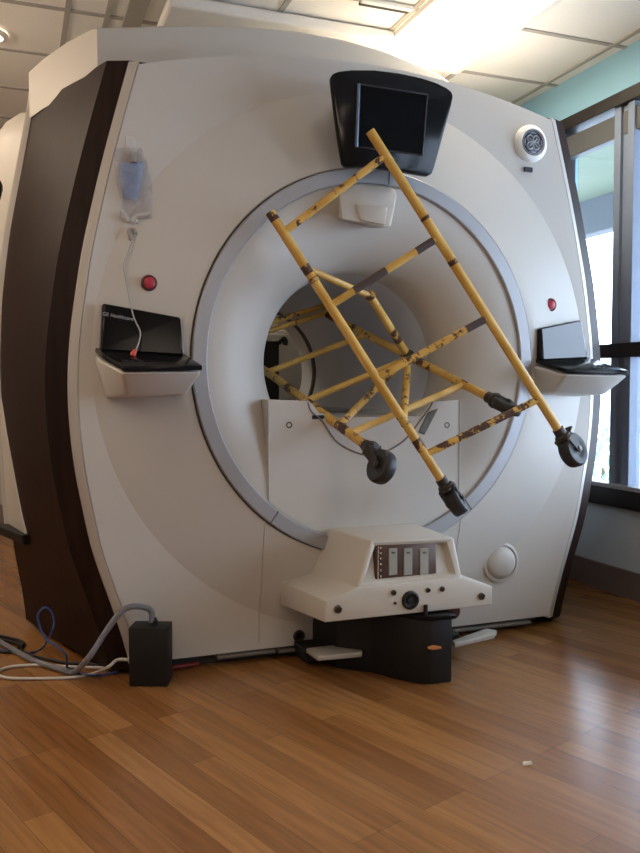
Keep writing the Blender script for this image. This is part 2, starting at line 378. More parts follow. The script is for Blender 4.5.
# silver ring
def ering(prof, n=160):
    R_ = []
    for r, y in prof: R_.append([Vector((r*SX*math.cos(2*PI*k/n), y, ZC+r*SZ*math.sin(2*PI*k/n))) for k in range(n)])
    return grid(R_, True)
rg = obj('ring_trim', *ering([(.663, .02), (.663, -.008), (.659, -.012), (.616, -.012), (.612, -.008), (.612, .02)]), M['silver'], S, 40)
gv = MB(); gv.add(*ering([(.675, .014), (.6615, .014)])); gv.add(*ering([(.614, .004), (.607, .004)])); gv.build('ring_gap', M['groove'], rg)
for px in ((272, 521), (456, 486), (389, 180)):
    P = aty(*px, -.012); d = Vector((P.x, 0, P.z-ZC)).normalized(); q = Vector((d.z, 0, -d.x)); rr = math.hypot(P.x/SX, (P.z-ZC)/SZ)
    a = Vector((P.x, 0, P.z))-d*(rr-.614); b = a+d*.047
    h_ = Vector((0, -.0135, 0)); obj('ring_joint', *hexa([a-q*.002+h_, a+q*.002+h_, a+q*.002, a-q*.002, b-q*.002+h_, b+q*.002+h_, b+q*.002, b-q*.002]), M['groove'], rg)
# flared funnel and bore
BR = .342; FD = .24
pr = []
for k in range(25):
    t_ = k/24*PI/2; r = .612-(.612-BR)*math.sin(t_); y = FD-FD*math.cos(t_); w_ = (r-BR)/(.612-BR)
    pr.append((r, y, w_))
rows = []
for r, y, w_ in pr:
    sx, sz = 1+(SX-1)*w_, 1+(SZ-1)*w_
    rows.append([Vector((r*sx*math.cos(2*PI*k/160), y+.002, ZC+r*sz*math.sin(2*PI*k/160))) for k in range(160)])
V, Fc = grid(rows, True); obj('bore_funnel', V, Fc, M['shell'], S, 60)
BL = 1.75
obj('bore_tube', *lathe((0, 0, ZC), (0, 1, 0), [(BR, FD+.002), (BR, 1.0), (BR, BL), (BR+.012, BL+.01), (BR+.05, BL+.02)], 96, cap=False), M['bore'], S, 60)
obj('bore_ring', *lathe((0, 0, ZC), (0, 1, 0), [(BR, 1.52), (BR-.008, 1.525), (BR-.008, 1.56), (BR, 1.565)], 96, cap=False), M['groove'], S, 60)
# lower panel under the bore
def arc_z(x): return ZC-.608*SZ*math.sqrt(max(0, 1-(x/(.608*SX))**2))
xl, xr = -.388, .345
top = [(xl, .921), (-.245, .915), (-.222, .895), (-.195, .857), (.185, .857), (.205, .885), (.232, .91), (xr, .917)]
bot = [(xr+(xl-xr)*k/24, arc_z(xr+(xl-xr)*k/24)) for k in range(25)]
pts = [(x, z) for x, z in top]+bot
lp = obj('lower_panel', *prism([(x, .0, z) for x, z in pts], [(x, .235, z) for x, z in pts]), M['shell'], S)
for x, z in ((-.315, .834), (.293, .824)):
    obj('screw', *lathe((x, .001, z), (0, -1, 0), [(.011, 0), (.011, .002), (.007, .002), (.006, -.0)], 16), M['bolt'], lp, 40)
sp = smooth_path([(-.247, -.001, .912), (-.235, -.001, .88), (-.195, -.001, .845), (-.13, -.001, .765), (-.01, -.001, .722), (.11, -.001, .765), (.185, -.001, .845), (.215, -.001, .88), (.232, -.001, .908)], 6)
obj('panel_seam', *tube(sp, .0032, 6), M['seam'], lp, 60)
obj('latch_recess', *box(-.232, -.188, -.003, .06, .853, .866, .002), M['blackm'], lp)
rl = MB(); rl.add(*hexa([(.175, -.004, .80), (.20, -.004, .79), (.20, .01, .79), (.175, .01, .80), (.215, -.004, .872), (.255, -.004, .885), (.255, .01, .885), (.215, .01, .872)], .003))
rl.build('latch', M['bolt'], lp)
for x in (xl, xr): obj('panel_edge', *tube([(x, -.001, .915), (x, -.001, arc_z(x)+.005)], .0026, 6), M['shell2'], lp, 60)
# seams down the lower fascia
for x in (-.40, .355):
    P = [Vector((x, surf_y(x, z)-.0005, z)) for z in [.51-.44*k/16 for k in range(17)]]; obj('fascia_seam', *tube(P, .0022, 6), M['shell2'], S, 60)
# bridge the table slides on
cb = MB(); cb.add(*box(-.19, .18, .01, 1.7, .835, .853, .006)); cb.add(*box(-.205, -.178, .01, 1.7, .845, .872, .006)); cb.add(*box(.168, .198, .01, 1.7, .845, .872, .006))
cb.build('table_bridge', M['bridge'], S, 40)
# edge strips and wood side panels
WBT = [(0, 1.155), (.06, 1.158), (.38, 1.21), (.75, 1.228), (1.03, 1.24), (1.308, 1.228), (1.585, 1.193), (1.784, 1.153), (2.064, 1.10), (2.4, 1.05)]
def wb(z): return sum(interp(WBT, z+d)*k for d, k in ((-.09, 1), (0, 2), (.09, 1)))/4
def wood_top(y): return interp([(.1, 2.016), (.2, 2.026), (.30, 2.018), (.42, 2.03), (.60, 2.049), (.862, 2.064)], y)
for sgn in (-1, 1):
    rows = []
    for k in range(49):
        z = .035+(2.012-.035)*k/48; a = hw(z)
        rows.append([Vector((sgn*x, y, z)) for x, y in ((a-.004, surf_y(a, z)+.05), (a+.001, surf_y(a, z)+.003), (a+.004, surf_y(a, z)+.001), (a+.030, .100), (a+.033, .105), (a+.032, .15))])
    rows.insert(0, [p+Vector((0, 0, 0)) for p in rows[0]]); V, Fc = grid(rows); o = obj('edge_strip', V, Fc, M['shell2'], S, 50)
    rows = []
    for k in range(49):
        fz = k/48; r = []
        for j in range(13):
            if j < 4: tt = j/3; y = .104+(.140-.104)*tt
            else: tt = (j-3)/9; y = .140+(.862-.140)*tt
            zt = wood_top(y); z = .02+(zt-.02)*fz
            a = hw(z)
            if j < 4: x = a+.034+(.066)*tt
            else: x = (a+.100)+(wb(z)-(a+.100))*tt+.010*math.sin(PI*tt)
            r.append(Vector((sgn*x, y, z)))
        r.insert(0, Vector((sgn*(a+.02), .15, r[0].z)))
        rows.append(r)
    rows.insert(0, [Vector((p.x*.9, p.y, p.z)) for p in rows[0]]); rows.append([Vector((p.x*.93, p.y+.02*0, p.z)) for p in rows[-1]])
    V, Fc = grid(rows); obj('side_panel', V, Fc, M['wood'], S, 35)
# top cover: arched cap set back from the front
CT = [(-1., 2.18), (-.8, 2.212), (-.6, 2.243), (-.4, 2.264), (-.2, 2.276), (0., 2.272), (.2, 2.252), (.35, 2.222), (.45, 2.195), (.6, 2.13), (.8, 2.04), (1., 1.99)]
def cap_section(y, half, dz=0., zb=None):
    zb = wood_top(y)-.035 if zb is None else zb
    pts = [Vector((half*(-1+2*k/40), y, max(interp(CT, -1+2*k/40)+dz, zb+.0))) for k in range(41)]
    pts = [Vector((p.x, p.y, p.z+.028*max(0, -p.x/half)**2*min(1, (y-.28)/.58))) for p in pts]
    return [Vector((-half, y, zb))]+pts+[Vector((half, y, zb))]
rows = [[Vector((p.x*.98, .285, min(p.z, 1.93))) for p in cap_section(.28, .905)], cap_section(.28, .905, -.006, 1.93), cap_section(.288, .909)]
for y, h in ((.36, .945), (.45, .985), (.56, 1.025), (.70, 1.07), (.862, 1.113)): rows.append(cap_section(y, h))
V, Fc = grid(rows); tcv = obj('top_cover', V, Fc, M['shell'], S, 22)
lb = MB(); P = aty(153, 22, .42)
lb.add(*lathe((-.745, .45, 2.212), (0, 0, 1), [(.06, -.03), (.06, .012), (.045, .028), (.02, .034), (0, .035)], 24)); b_ = lb.build('lifting_boss', M['shell'], tcv, 50)
obj('boss_hole', *lathe((-.70, .44, 2.247), (0, 0, 1), [(.012, 0), (.012, .014), (0, .016)], 12), M['blackm'], tcv, 50)
# rear flange and rear enclosure
def wood_x(y, z):
    a = hw(z)+.100; t_ = (y-.140)/(.862-.140); return a+(wb(z)-a)*t_+.010*math.sin(PI*min(1, max(0, t_)))
for sgn in (-1, 1):
    rows = []
    for k in range(21):
        z = .415+(.92-.415)*k/20; ys = interp([(.415, .60), (.66, .70), (.92, .86)], z)
        r = [Vector((sgn*(wood_x(ys, z)-.012), ys, z))]
        r += [Vector((sgn*(wood_x(ys+(.875-ys)*q/5, z)+.008), ys+(.875-ys)*q/5, z)) for q in range(6)]; r.append(Vector((sgn*(wood_x(.875, z)-.03), .876, z)))
        if k in (0, 20): rows.append([Vector((p.x-sgn*.03, p.y, p.z)) for p in r])
        rows.append(r)
        if k == 20: rows[-1], rows[-2] = rows[-2], rows[-1]
    V, Fc = grid(rows); obj('flange_skirt', V, Fc, M['shell'], S, 35)
rows = []
for y, e in ((.864, -.05), (.864, .018), (.868, .024), (.885, .024), (.89, .01), (.89, -.08)):
    line = [Vector((-(wb(z)+e), y, z)) for z in [.40+(2.20-.40)*k/40 for k in range(41)]]
    line += [Vector((x, y, 2.205+e*.9+.055*(1-(x/1.12)**2))) for x in [-1.08+2.16*k/20 for k in range(21)]]
    line += [Vector(((wb(z)+e), y, z)) for z in [2.20-(2.20-.40)*k/40 for k in range(41)]]
    rows.append(line)
V, Fc = grid(rows); fl = obj('rear_flange', V, Fc, M['shell'], S, 40)
for sgn in (-1, 1):
    b_ = [(1.165, .575), (1.12, .60), (1.18, .90), (1.275, .90)]
    obj('flange_foot', *hexa([(sgn*x, y, .375) for x, y in b_]+[(sgn*(x+.006), y-.004, .414) for x, y in b_], .006), M['blackm'], S)
RWT = [(.35, 1.10), (.6, 1.24), (1.0, 1.31), (1.4, 1.32), (1.7, 1.30), (1.9, 1.27), (2.02, 1.235), (2.10, 1.18), (2.14, 1.08), (2.16, .7)]
rows = []
for y, k, dz in ((.89, .88, -.06), (1.0, .94, -.01), (1.15, 1.0, .02), (1.4, 1.0, .02), (1.6, .97, 0), (1.72, .92, -.04), (1.76, .80, -.1)):
    zs = [.36+(2.16-.36)*j/40 for j in range(41)]
    line = [Vector((-interp(RWT, z)*k, y, z+dz*(z/2))) for z in zs]+[Vector((-.3*k, y, 2.17+dz)), Vector((.3*k, y, 2.17+dz))]+[Vector((interp(RWT, z)*k, y, z+dz*(z/2))) for z in zs[::-1]]
    rows.append(line)
V, Fc = grid(rows); obj('rear_cover', V, Fc, M['shell'], S, 50)
rows = [ [Vector((BR*1.02*math.cos(2*PI*k/48), 1.755, ZC+BR*1.02*math.sin(2*PI*k/48))) for k in range(48)], [Vector((.95*math.cos(2*PI*k/48), 1.755, ZC+.83*math.sin(2*PI*k/48))) for k in range(48)]]
V, Fc = grid(rows, True); obj('rear_fascia', V, Fc, M['shell'], S)
# base
bp_ = MB(); bp_.add(*box(-.77, .78, .13, .80, .0, .06, .004)); bp_.build('base_plinth', M['plinth'], S); obj('base_frame', *box(-1.0, 1.0, .815, 1.6, .0, .34, .01), M['plinth'], S)
for x0, x1, z in ((-.55, -.34, .034), (-.33, -.14, .03), (.35, .72, .03)): obj('base_rail', *box(x0, x1, .075, .128, z-.006, z+.006, .003), M['rail'], S)
bb_ = MB()
for px in ((299, 636),): bb_.add(*lathe(aty(*px, surf_y(-.25, .13)-.001), (0, -1, 0), [(.022, 0), (.02, .006), (.013, .006), (.010, 0)], 20))
bb_.build('base_bolt', M['bolt'], S, 40)

# display over the bore
yT, yB = -.15, -.115
def dsp(u, v): t_ = (v-70)/(176-70); return aty(u, v, yT+(yB-yT)*t_)
outl_px = [(331, 78), (333, 73.5), (339, 71), (352, 69.5), (375, 69.6), (398, 72.5), (420, 77), (437, 82.5), (447, 87.5), (452, 91.5), (453.5, 96), (451.5, 106), (435, 166), (432.5, 173.5), (428, 176), (410, 173), (390, 169.5), (365, 166.5), (350, 167), (345.5, 166.5), (342.5, 163), (339, 142), (334, 105)]
fp = [dsp(*p) for p in outl_px]; bkp = [p+Vector((0, .022, 0)) for p in fp]
D = obj('display', *prism(fp, bkp, .006, 2), M['black'], S, 30)
cdz = sum((p.z for p in fp))/len(fp)
obj('display_mount', *prism([Vector((.02+(p.x-.02)*.72, p.y+.015, cdz+(p.z-cdz)*.75)) for p in fp], [Vector((.02+(p.x-.02)*.62, .06, cdz+(p.z-cdz)*.7)) for p in fp], .004, 1), M['blackm'], D, 30)
q = [dsp(*p) for p in ((358.5, 84.5), (427, 95), (422, 155.5), (356, 147))]
fw_ = Vector((0, -.0035, 0))
obj('screen_glass', *prism([p+fw_ for p in q], [p+Vector((0, .004, 0)) for p in q], .001, 1), M['screenoff'], D)
for i in range(4):
    a, b = q[i], q[(i+1) % 4]; obj('screen_bezel', *tube([a+fw_, b+fw_], .0025 if i != 3 else .0055, 6), M['bevel'] if i == 3 else M['bezel'], D, 40)
# white housing under the display
hs_f = [aty(*p, -.03-.09*(p[1]-184)/44) for p in ((339, 192), (343, 187), (356, 184.5), (390, 187), (396, 190), (397.5, 196), (391.5, 226.5), (385, 228), (366, 223.5), (350, 220.5), (341.5, 219.5))]
hs_b = [Vector(((p.x+.03)*.85, .07, p.z+.035)) for p in hs_f]
hsg = obj('speaker_housing', *prism(hs_f, hs_b, .008, 3), M['shell'], S, 35)
hp = [aty(*p, -.034-.09*(p[1]-184)/44) for p in ((355, 204), (387, 207.5), (385, 225.5), (360, 220.5))]
obj('housing_face', *prism([p+Vector((0, -.008, 0)) for p in hp], [p+Vector((0, .02, 0)) for p in hp], .006, 3), M['shell'], hsg, 35)

# consoles on both sides
def console(sgn, lettering):
    def X(x, y, z): return Vector((sgn*x+((.055 if z < .95 else .042)*min(1, max(0, .04-y)/(.14 if z < .95 else .2))*(x > .85) if sgn > 0 else 0), y, z))
    top = [X(.950, .075, 1.066), X(.935, -.02, 1.042), X(.895, -.205, 1.004), X(.655, -.205, 1.008), X(.668, .03, 1.05)]
    bt = [X(.915, .08, .925), X(.90, -.0, .928), X(.868, -.10, .935), X(.685, -.10, .94), X(.675, .04, .935)]
    T_ = obj('control_console', *prism(bt, top, .012, 3), M['shell'], S, 35)
    dk = [X(.945, .060, 1.072), X(.932, -.03, 1.048), X(.890, -.208, 1.008), X(.657, -.208, 1.012), X(.672, .0, 1.056)]
    obj('keyboard_deck', *prism(dk, [p+Vector((0, 0, .016)) for p in dk], .004, 2), M['black'], T_, 35)
    kb = MB()
    for r in range(5):
        for c in range(9):
            u = .69+.022*c; v_ = -.17+.030*r; zz = 1.027+.0475*((v_+.208)/.253)
            kb.add(*box(min(sgn*u, sgn*(u+.018)), max(sgn*u, sgn*(u+.018)), v_, v_+.022, zz-.006, zz+.003, .001, 1))
    kb.build('keypad', M['keys'], T_)
    b0 = [X(.931, .022, 1.078), X(.679, -.034, 1.064), X(.684, -.012, 1.186), X(.921, .048, 1.229)]
    b1 = [p+Vector((0, .055, 0)) for p in b0]
    sc = obj('console_screen', *prism(b0, b1, .008, 3), M['black'], T_, 35)
    f = [b0[k].lerp(sum(b0, Vector())/4, .07)+Vector((0, -.0015, 0)) for k in range(4)]
    obj('screen_glass', *prism(f, [p+Vector((0, .006, 0)) for p in f]), M['screenoff' if lettering else 'screen'], T_)
    return T_
console(-1, True); console(1, False)
# lettering on the left console
def text(s, name, P, size, xd, zd, m, parent, ext=.0006):
    cu = bpy.data.curves.new(name, 'FONT'); cu.body = s; cu.size = size; cu.extrude = ext; cu.align_x = 'CENTER'; cu.align_y = 'CENTER'
    o = bpy.data.objects.new(name, cu); COL.objects.link(o); bpy.context.view_layer.update()
    me = bpy.data.meshes.new_from_object(o.evaluated_get(bpy.context.evaluated_depsgraph_get())); bpy.data.objects.remove(o)
    xd = xd.normalized(); n_ = xd.cross(zd).normalized(); zd = n_.cross(xd)
    off = wloc(parent)
    for v in me.vertices: v.co = P+xd*v.co.x+zd*v.co.y+n_*v.co.z-off
    me.materials.append(m); o = bpy.data.objects.new(name, me); COL.objects.link(o); o.parent = parent; return o
T_ = [o for o in S.children if o.name.startswith('control_console')][0]
A_ = Vector((-.921, .048, 1.229)); B_ = Vector((-.684, -.012, 1.186)); Cc = Vector((-.931, .022, 1.078))
text('GE Healthcare', 'lettering', aty(118, 316.5, .0265), .0165, B_-A_, A_-Cc, M['badgemark'], T_)
# stop buttons
for px in ((149, 283), (550, 305)):
    P = aty(*px, .07); P.y = surf_y(P.x, P.z); P = aty(*px, P.y)
    sb = obj('stop_button', *lathe(P, (0, -1, 0), [(.026, -.004), (.026, .006), (.022, .010), (.019, .008), (.019, .002)], 28), M['redrim'], S, 40)
    obj('button_cap', *lathe(P, (0, -1, 0), [(.018, .0), (.018, .010), (.013, .013), (0, .014)], 24), M['red'], sb, 40)
# round badge
P = aty(530, 144, .075); P = aty(530, 144, surf_y(P.x, P.z))
bd = obj('badge', *lathe(P, (0, -1, 0), [(.072, -.006), (.070, .010), (.062, .020), (.052, .024), (.049, .020), (.049, .010)], 48), M['white'], S, 40)
disc = obj('badge_disc', *lathe(P, (0, -1, 0), [(.049, .006), (.049, .018), (.047, .0195), (0, .0195)], 48), M['badge'], bd, 40)
mk = MB(); yk = P.y-.0205
def bpnt(x, z): return Vector((P.x+x, yk, P.z+z))
mk.add(*tube([bpnt(.0445*math.cos(2*PI*k/48), .0445*math.sin(2*PI*k/48)) for k in range(49)], .0014, 6))
for k in range(4):                              # four looped strokes of the monogram
    a0 = PI/4+k*PI/2; L_ = []
    for j in range(15):
        t_ = 2*PI*j/14; rr = .0128; cx_, cz_ = .0185*math.cos(a0), .0185*math.sin(a0)
        L_.append(bpnt(cx_+rr*math.cos(t_), cz_+rr*1.05*math.sin(t_)))
    mk.add(*tube(L_, .0028, 6))
    a1 = a0+PI/4-.42; mk.add(*tube([bpnt(.037*math.cos(a1+.84*j/8), .037*math.sin(a1+.84*j/8)) for j in range(9)], [.0006+.0018*math.sin(PI*j/8) for j in range(9)], 6))
mk.add(*tube(smooth_path([bpnt(-.018, -.016), bpnt(-.004, -.002), bpnt(.004, .002), bpnt(.018, .016)]), .003, 6)); mk.add(*tube(smooth_path([bpnt(-.018, .016), bpnt(-.004, .002), bpnt(.004, -.002), bpnt(.018, -.016)]), .003, 6))
mk.build('monogram', M['badgemark'], bd, 60)
P = aty(528.5, 169.5, .078)
obj('name_plate', *box(P.x-.018, P.x+.018, P.y-.003, P.y+.01, P.z-.009, P.z+.009, .001), M['badge'], S)
# round domed cap low on the right
P = aty(500, 562, .07); P = aty(500, 562, surf_y(P.x, P.z))
cp = obj('round_cap', *lathe(P, (0, -1, 0), [(.080, -.01), (.078, .010), (.068, .014), (.064, .004)], 48), M['shell'], S, 40)
obj('cap_dome', *lathe(P, (0, -1, 0), [(.063, .004), (.060, .016), (.045, .026), (.02, .032), (0, .033)], 48), M['shell'], cp, 60)

# docking unit
dk = MB()
wy = -.30
F6 = [(-.300, wy, .237), (-.297, wy, .302), (-.190, wy, .334), (.190, wy, .336), (.302, wy, .297), (.303, wy, .232), (.245, wy, .228), (-.27, wy, .222)]
F6 = [Vector(p) for p in [(-.301, wy, .234), (-.296, wy, .302), (-.190, wy, .334), (.190, wy, .335), (.302, wy, .296), (.303, wy, .232)]]
B6 = [Vector((p.x*1.10, .06, p.z-.018 if p.z > .26 else p.z-.03)) for p in F6]
dk.add(*prism(F6, B6, .006, 2))
DU = dk.build('docking_unit', M['cream'], S, 30)
# hood: tapered shell open at the front
hy = -.255
o4 = [Vector((-.190, wy+.004, .330)), Vector((.190, wy+.004, .332)), Vector((.172, hy, .468)), Vector((-.128, hy, .474))]
o4 = [Vector((-.190, wy+.004, .325)), Vector((.190, wy+.004, .325)), Vector((.180, hy, .462)), Vector((-.124, hy, .470))]
i4 = [Vector((-.166, wy+.012, .345)), Vector((.168, wy+.012, .345)), Vector((.156, hy+.004, .446)), Vector((-.108, hy+.004, .452))]
c4 = [Vector((-.158, -.268, .349)), Vector((.158, -.268, .349)), Vector((.148, -.228, .440)), Vector((-.104, -.228, .446))]
b4 = [Vector((-.24, .05, .27)), Vector((.24, .05, .27)), Vector((.165, .02, .470)), Vector((-.17, .02, .472))]
hb = bmesh.new()
lv = [[hb.verts.new(p) for p in L_] for L_ in (b4, o4, i4, c4)]
for a, b in zip(lv, lv[1:]):
    for k in range(4): hb.faces.new([a[k], a[(k+1) % 4], b[(k+1) % 4], b[k]])
hb.faces.new(lv[3]); hb.faces.new(lv[0][::-1])
bmesh.ops.recalc_face_normals(hb, faces=hb.faces[:])
bmesh.ops.bevel(hb, geom=[e for e in hb.edges if all(v in lv[1] for v in e.verts) or (any(v in lv[0] for v in e.verts) and any(v in lv[1] for v in e.verts))], offset=.008, segments=3, profile=.5, affect='EDGES')
objbm('dock_hood', hb, M['cream'], DU, 30)
# connector panel in the hood
def cpn(u, v): return aty(u, v, -.266+.0006*(580-v))
q = [cpn(*p) for p in ((374.5, 543), (435, 541), (436, 577.5), (374.5, 582))]
def rounded(q, y0, y1, bev): return prism([Vector((p.x, p.y+y0+.225, p.z)) for p in q], [Vector((p.x, p.y+y1+.225, p.z)) for p in q], bev, 2)
obj('connector_panel', *rounded(q, -.232, -.20, .006), M['copper'], DU, 30)
for u0 in (387.5, 402.5, 418.5):
    k = [cpn(*p) for p in ((u0, 548), (u0+8.5, 547.5), (u0+8.5, 574), (u0, 575))]; cs = MB(); cs.add(*rounded(k, -.236, -.225, .002))
    k2 = [cpn(*p) for p in ((u0+2.5, 551), (u0+6, 551), (u0+6, 553), (u0+2.5, 553))]; cs.add(*rounded(k2, -.237, -.230, .0), 1)
    cs.build('connector_slot', [M['slot'], M['bolt']], DU)
for v in (548, 553, 558, 564, 570, 576): obj('connector_pin', *lathe(cpn(379.5, v)+Vector((0, -.006, 0)), (0, -1, 0), [(.0055, 0), (.0055, .006), (.003, .009), (0, .009)], 10), M['chrome'], DU, 40)
pn = MB(); pn.add(*tube([cpn(377, 546)+Vector((0, -.01, 0)), cpn(376.5, 580)+Vector((0, -.01, 0))], .003, 6))
pn.build('connector_clip', M['chrome'], DU, 40)
# socket and bolts on the dock front
P = aty(410, 600, wy)
obj('socket', *lathe(P, (0, -1, 0), [(.030, 0), (.030, .006), (.024, .009), (.020, .003), (.012, .001), (.010, .006), (0, .007)], 28), M['blackm'], DU, 40)
for px, r in (((338, 609), .013), ((481.5, 596), .012), ((393.5, 592.5), .009), ((428, 590), .008), ((442, 589), .009), ((395, 603), .005)):
    obj('bolt', *lathe(aty(*px, wy-.001), (0, -1, 0), [(r, 0), (r, .004), (r*.7, .006), (r*.55, .002), (0, .002)], 18), M['bolt'], DU, 40)
# black pedestal under the dock
pz = .222
out = [(-.20, .02), (-.17, -.07), (-.11, -.125), (-.075, -.155), (-.03, -.235), (.02, -.30), (.06, -.322), (.135, -.325), (.142, -.30), (.142, -.05), (.142, .10), (-.20, .10)]
a_ = [Vector((x, y, .0)) for x, y in out]; b_ = [Vector((x, y, .215)) for x, y in out]
lowf = [Vector((x, y, .0)) for x, y in out if True]
PD = obj('pedestal', *prism(a_, b_, .006, 2), M['blackm'], DU, 30)
lid = [Vector((x, y, .212)) for x, y in [(-.04, -.17), (-.03, -.24), (.02, -.312), (.06, -.333), (.145, -.337), (.152, -.30), (.152, -.08), (-.04, -.08)]]
obj('pedestal_cap', *prism(lid, [p+Vector((0, 0, .014)) for p in lid], .004, 2), M['black'], DU, 30)
lab(obj('notch_glimmer', *prism([aty(*p, -.327) for p in ((427, 647), (433, 645), (441, 646.5), (442, 648.5), (433, 650), (428, 649))], [aty(*p, -.31) for p in ((427, 647), (433, 645), (441, 646.5), (442, 648.5), (433, 650), (428, 649))], .001, 1), M['glimmer'], DU), 'orange glimmer of light coloured onto the black pedestal')
st = MB(); st.add(*tube([(.048, wy-.006, .20), (.048, wy-.006, .258)], .007, 8)); st.build('release_lever', M['blackm'], DU, 40)
obj('knob', *lathe((.205, -.20, .196), (0, -1, 0), [(.0, -.02), (.028, -.018), (.030, .0), (.024, .014), (0, .018)], 20), mat('dark_red_plastic', (.10, .02, .025), .4, noise=.1), DU, 40)
for pts_ in (((306, 648), (328, 645), (363, 646), (362, 652), (318, 656)), ((452, 640), (486, 628), (497, 630), (494, 634), (455, 643))):
    yv = None; P0 = [at(u, v, 2, .062) for u, v in pts_[:3]]
    b = P0[0]
    q = [at(u, v, 2, .075) for u, v in pts_]
    obj('foot_plate', *prism([p-Vector((0, 0, .018)) for p in q], q, .004, 2), M['alu'], DU, 30)
for x0, x1 in ((-.27, -.16), (.142, .33)): obj('foot_bracket', *box(x0, x1, -.04, .20, .022, .060, .004), M['blackm'], DU)

# ------------------------------------------------------------------ yellow scaffold frame
Y = empty('scaffold_frame', (.15, -.25, .55))
tag(Y, 'bent yellow tubular scaffold frame on four casters jammed into the scanner bore', 'scaffold')
def tubes(name, A, B, r, bands=(), worn=False, n=12, ext=0):
    d = (B-A); L_ = d.length; A = A-d*(ext/L_); B = B+d*(ext/L_); d = B-A
    cuts = sorted(set([0., 1.]+[b for bb in bands for b in bb[:2]])); mb = MB()
    for c0, c1 in zip(cuts, cuts[1:]):
        mi = 0
        for bb in bands:
            if bb[0] <= (c0+c1)/2 <= bb[1]: mi = 1+(bb[2] if len(bb) > 2 else 0)
        rr = r*(1.05 if mi else 1)
        mb.add(*tube([A+d*(c0+(c1-c0)*k/4) for k in range(5)], rr, n), mi)
    return mb.build(name, [M['yellow_worn' if worn else 'yellow'], M['rust'], M['tapeband']], Y, 40)
def onl(A, B, u, v):                           # point of the line A-B that shows nearest to the measured pixel
    best = None
    for k in range(401):
        p = A+(B-A)*(k/400*1.4-.2); a = pix(p); e = (a[0]-u)**2+(a[1]-v)**2
        if best is None or e < best[0]: best = (e, p)
    return best[1]
RA = .0158
A0, A1 = aty(370, 131, -.185), aty(561, 434, -.30)
L0, L1 = aty(270, 212, -.085), aty(444, 484, -.22)
tubes('leg', A0, A1, RA, ((.27, .28), (.41, .425)))
tubes('leg', L0, L1, RA, ((.0, .03), (.19, .22), (.235, .25, 0), (.74, .775), (.83, .87)))
rung_px = [((288, 229), (379, 160), ()), ((332, 305), (430, 243), ((.22, .52, 1), (.80, .96, 1))), ((384, 374), (481, 322), ((.27, .38), (.52, .60), (.80, .97, 1))), ((429, 452), (532, 403), ((.10, .24), (.28, .86, 0)))]
for i, (a, b, bands) in enumerate(rung_px):
    tubes('rung', onl(L0, L1, *a), onl(A0, A1, *b), .0125, bands, worn=i in (0, 2, 3))
# frame that goes into the bore
R0, R1 = aty(492, 399, -.15), aty(328, 315, .70)
Q0, Q1 = aty(369, 448, -.27), aty(263, 369, .60)
tubes('leg', R0, R1, RA, ((.36, .44, 0), (.80, 1., 0)), worn=True)
tubes('leg', Q0, Q1, RA, ((.16, .24, 0), (.62, .72, 0)), worn=True)
for a, b, bands in (((351, 432), (461, 391), ()), ((309, 397), (411, 357), ()), ((268, 371), (364, 339), ())):
    tubes('rung', onl(Q0, Q1, *a), onl(R0, R1, *b), .0122, bands)
for a, b in (((268, 323), (330, 304)), ((268, 331), (332, 311))):
    tubes('rung', aty(*a, .62), aty(*b, .72), .012, (), worn=True)
# folding braces
J = onl(R0, R1, 409, 354); E1 = onl(L0, L1, 308, 266); E2 = aty(370, 296, .02); E3 = onl(L0, L1, 405, 420); E4 = onl(Q0, Q1, 341, 424)
tubes('brace', E1, E2, .0115, ()); tubes('brace', E2, J, .0155, ((.52, .72),))
tubes('brace', J, E3, .0135, (), worn=True); tubes('brace', J, E4, .0130, ((.92, 1.),), worn=True)
obj('hinge', *lathe(J-FW*.012, -FW, [(.022, -.02), (.022, .02), (.012, .026), (0, .027)], 18), M['castmetal'], Y, 40)
obj('hinge', *lathe(E2-FW*.0, -FW, [(.0, -.018), (.018, -.014), (.018, .014), (0, .018)], 16), M['yellow_worn'], Y, 40)
